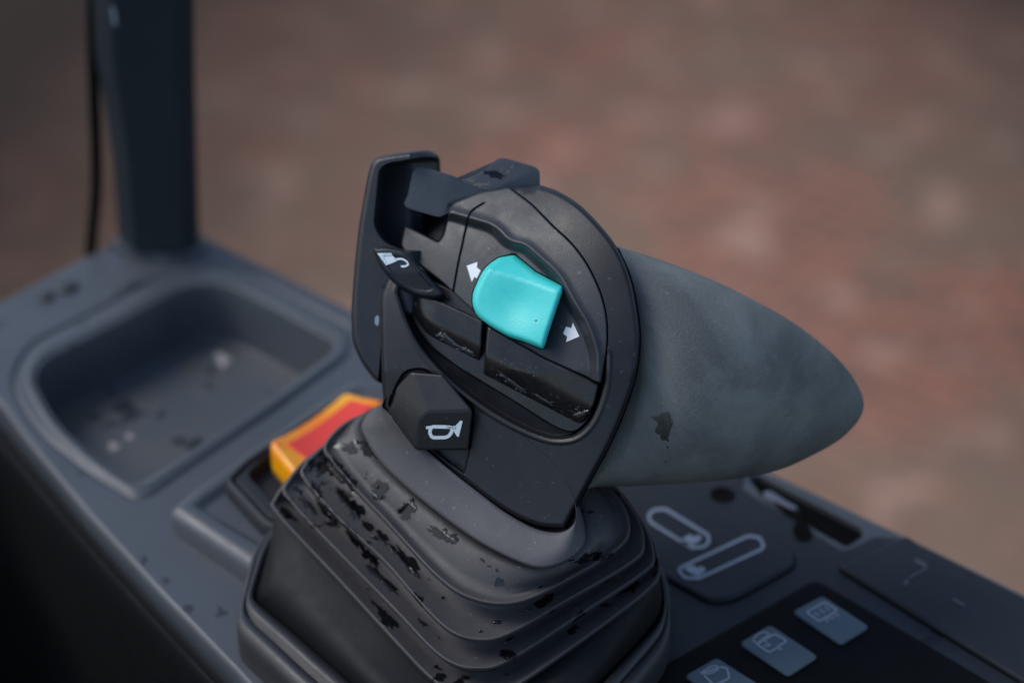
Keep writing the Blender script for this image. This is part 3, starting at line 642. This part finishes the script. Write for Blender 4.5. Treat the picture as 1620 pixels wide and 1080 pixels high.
ho = tube('cable', M_hose, None, [at_y(x, y, Yp + 4) for x, y in hp], 2.3)
ho['label'] = 'thin black cable running down beside the cab pillar'; ho['category'] = 'cable'
# worn screws at the front corner of the console
for x, y, r in ((72, 470, 3.2), (106, 455, 4.2)):
    a = np.linspace(0, 2 * math.pi, 24, endpoint=False); c = Q(x, y, 0)
    loft('screw', M_metal, con, [np.stack([c[0] + r * k * np.cos(a), c[1] + r * k * np.sin(a), 0 * a + z], 1) for k, z in ((1, 0), (1, .9), (.8, 1.4), (.4, 1.5))], True, True)
# ------------------------------------------------------------------ operator seat side, dark, lower left
st = empty('seat_base', (-210, -60, -300), 'black seat base in the shadow at the lower left of the console', 'seat')
def sbox(name, m, parent, x0, x1, y0, y1, z0, z1, bev):
    V = [(x, y, z) for z in (z0, z1) for x, y in ((x0, y0), (x1, y0), (x1, y1), (x0, y1))]
    return build(name, V, fix_normals(V, [[0, 1, 2, 3], [4, 5, 6, 7], [0, 1, 5, 4], [1, 2, 6, 5], [2, 3, 7, 6], [3, 0, 4, 7]]), m, parent, bevel=bev)
sbox('cushion', M_hose, st, -420, -215, -330, 20, -190, -110, 25)
sbox('base', M_hose, st, -400, -225, -320, 0, -450, -190, 6)
fl_ = build('cab_floor', [(-1600, -900, -450), (0, -900, -450), (-60, 200, -450), (-160, 840, -450), (-1600, 840, -450)], [(0, 1, 2, 3, 4)], M_hose, smoothf=False); fl_['kind'] = 'structure'  # near-black floor colour also carries the darkening of the lower left corner

# ------------------------------------------------------------------ water marks and scuffs lying on the surfaces
from mathutils.bvhtree import BVHTree
dg = bpy.context.evaluated_depsgraph_get(); dg.update()
def marks(name, m, target, blobs, dome=.25, seed=1, lift=.05, step=2.2):
    """irregular blobs laid on the surface of target; blobs: (x, y, a, b, angle)"""
    rng = np.random.default_rng(seed); me = target.data
    M = target.matrix_world
    loc = wloc(target)
    bv = BVHTree.FromPolygons([tuple(np.array(v.co) + loc) for v in me.vertices], [tuple(p.vertices) for p in me.polygons])
    V = []; Fc = []
    for (x, y, a, b, an) in blobs:
        n = 56 if max(a, b) > 5 else 10; th = np.linspace(0, 2 * math.pi, n, endpoint=False)
        r = 1 + sum(rng.normal(0, .26 / k ** .9) * np.cos(k * th + rng.uniform(0, 6.3)) for k in range(2, 18 if n > 12 else 4)) if n < 12 else 1 + sum(rng.normal(0, .30 / k ** .75) * np.cos(k * th + rng.uniform(0, 6.3)) for k in range(2, 20)); r = np.clip(r, .25, 2.0)
        ca, sa = math.cos(R(an)), math.sin(R(an)); st = len(V); ok = True; loc_v = []
        fr = (1.0, .9, .7, .4) if n > 12 else (1.0, .6)
        for f in fr:
            for k in range(n):
                u, v = a * r[k] * math.cos(th[k]) * f, b * r[k] * math.sin(th[k]) * f
                loc_v.append((x + u * ca - v * sa, y + u * sa + v * ca, math.sqrt(1 - f * f)))
        loc_v.append((x, y, 1.0)); pts = []
        for (px, py, hh) in loc_v:
            d = (px - 810) / F * RIGHT + (540 - py) / F * UP - BACK
            hit = bv.ray_cast(Vector(CAM * MM), Vector(d).normalized())
            if hit[0] is None: ok = False; break
            nn = hit[1] if hit[1].dot(Vector(d)) < 0 else -hit[1]
            pts.append(np.array(hit[0]) / MM + np.array(nn) * (lift + dome * hh * min(1, min(a, b) / 4)))
        if not ok: continue
        V += pts
        for q in range(len(fr) - 1):
            for k in range(n): j = (k + 1) % n; Fc.append([st + q * n + k, st + q * n + j, st + (q + 1) * n + j, st + (q + 1) * n + k])
        q = len(fr) - 1
        for k in range(n): Fc.append([st + q * n + k, st + q * n + (k + 1) % n, st + len(fr) * n])
    if not V: return None
    o = build(name, V, Fc, m, target); o['kind'] = 'stuff'
    return o
M_wet = mat('standing_water', (.006, .006, .008), .22, spec=.45)
M_damp = mat('damp_rubber', (.035, .040, .038), .3, (.06, .066, .063), 120, .45, .6)
M_drop = mat('water_bead', (.008, .008, .010), .08)
M_pale = mat('dried_dirt', (.42, .38, .36), .8)
M_dirt = mat('brown_dirt', (.16, .135, .115), .8)
M_dark = mat('damp_patch', (.03, .035, .04), .4)
M_scuff = mat('scuff_white', (.30, .32, .35), .5)
bl_ = [(562, 706, 22, 8, 10), (588, 716, 10, 7, 50), (601, 776, 9, 13, -20), (596, 768, 6, 5, 0), (650, 802, 7, 9, 30), (642, 814, 8, 5, 20), (700, 845, 20, 6, 25), (716, 852, 8, 6, 10), (530, 742, 20, 9, 40), (548, 758, 14, 7, 45),
       (508, 740, 9, 8, 20), (562, 806, 14, 9, 40), (544, 788, 18, 5, 48), (604, 850, 10, 6, 30), (645, 888, 22, 6, 52), (622, 868, 6, 3, 50), (560, 850, 22, 5, 50), (585, 880, 16, 5, 50), (520, 812, 22, 5, 48), (604, 915, 22, 5, 48), (612, 978, 18, 6, 46),
       (668, 985, 6, 3, 30), (500, 775, 12, 6, 45), (930, 882, 20, 5, -15), (960, 880, 8, 3, -30), (470, 775, 8, 3, 45), (488, 800, 14, 4, 50)]
marks('water_marks', M_wet, bpy.data.objects['rubber_boot'], [(x_, y_, a_ * 1.2, b_ * 1.35, g_) for x_, y_, a_, b_, g_ in bl_], .03, 3)
dr = [(786, 984, 7, 2.5, 5), (806, 1013, 7, 3, -30), (778, 1058, 4, 2.5, 0), (760, 998, 4, 2, 0), (637, 803, 4, 10, 40), (598, 770, 3, 3, 0), (604, 786, 3, 3, 0), (592, 850, 6, 2.5, 30), (655, 905, 10, 2.5, 45), (700, 945, 3, 2, 0), (835, 965, 3, 2, 0)]
marks('water_drops', M_drop, bpy.data.objects['rubber_boot'], dr, .9, 5)
marks('water_marks', M_damp, bpy.data.objects['palm_grip'], [(1049, 664, 17, 9, 0), (1047, 682, 8, 13, 0), (1057, 676, 5, 14, 10), (1056, 707, 1.5, 2.5, 0), (1053, 730, 1.2, 1.8, 0)], .02, 8)
rg_ = np.random.default_rng(11)
def scat(path, n, spread, s0, s1):
    path = np.array(path, float); o_ = []
    for _ in range(n):
        k = rg_.integers(len(path) - 1); t = rg_.random(); p = path[k] * (1 - t) + path[k + 1] * t + rg_.normal(0, spread, 2)
        q = rg_.uniform(s0, s1); o_.append((p[0], p[1], q * 1.6, q * .6, rg_.uniform(10, 60)))
    return o_
tr = [o for o in bpy.data.objects if o.name.startswith('thumb_roller')]
M_gloss = mat('wet_film', (.035, .037, .04), .14, spec=.9)
marks('wet_film', M_gloss, tr[0], [(712, 540, 22, 5, 36), (740, 556, 12, 4, 30)], .35, 12)
marks('wet_film', M_gloss, tr[1], [(812, 606, 26, 2.6, 38), (860, 632, 16, 2.2, 32), (918, 655, 12, 4, -20)], .4, 14)
marks('scuff_marks', M_scuff, tr[0], [(x_, y_, a_ * 1.4, b_, g_) for x_, y_, a_, b_, g_ in scat([(690, 526), (712, 540), (735, 556)], 34, 5, .35, 1.1)], 0, 2)
marks('scuff_marks', M_scuff, tr[1], scat([(786, 590), (800, 600), (826, 618)], 14, 1.6, .4, 1.2) + scat([(900, 650), (925, 648)], 16, 5, .3, .8) + scat([(805, 565), (850, 590)], 14, 5, .3, .7), 0, 4)
marks('grime_spot', M_dirt, bpy.data.objects['teal_rocker'], [(848, 507, 1.6, 1.6, 0)], 0, 5)
tf = bpy.data.objects['tray_floor']
marks('dirt_marks', M_dirt, tf, [(345, 535, 46, 10, -8), (225, 570, 30, 10, -20), (400, 545, 22, 9, 30), (110, 640, 18, 8, 40)], .02, 21)
marks('dirt_marks', M_pale, tf, [(352, 568, 11, 9, 0), (180, 706, 8, 6, 0), (205, 690, 6, 4, 0)], .3, 22)
marks('damp_marks', M_dark, tf, [(285, 698, 15, 7, 0), (215, 600, 26, 7, -25), (350, 545, 18, 5, -20), (150, 660, 9, 6, 0), (255, 655, 8, 5, 0), (330, 610, 7, 4, 0)], .02, 23)
marks('damp_marks', M_dark, body, [(228, 885, 6, 6, 0), (262, 918, 6, 5, 0), (298, 962, 8, 7, 0), (350, 968, 8, 7, 0), (205, 455, 20, 6, -25), (400, 425, 16, 4, 25)], .02, 24)
marks('puddle', M_wet, rock, [(782, 276, 17, 5, 12)], .02, 31)
marks('dirt_marks', M_dirt, rock, [(804, 272, 3, 2, 0), (762, 292, 12, 2, -5), (745, 286, 6, 2, 10)], .02, 33)
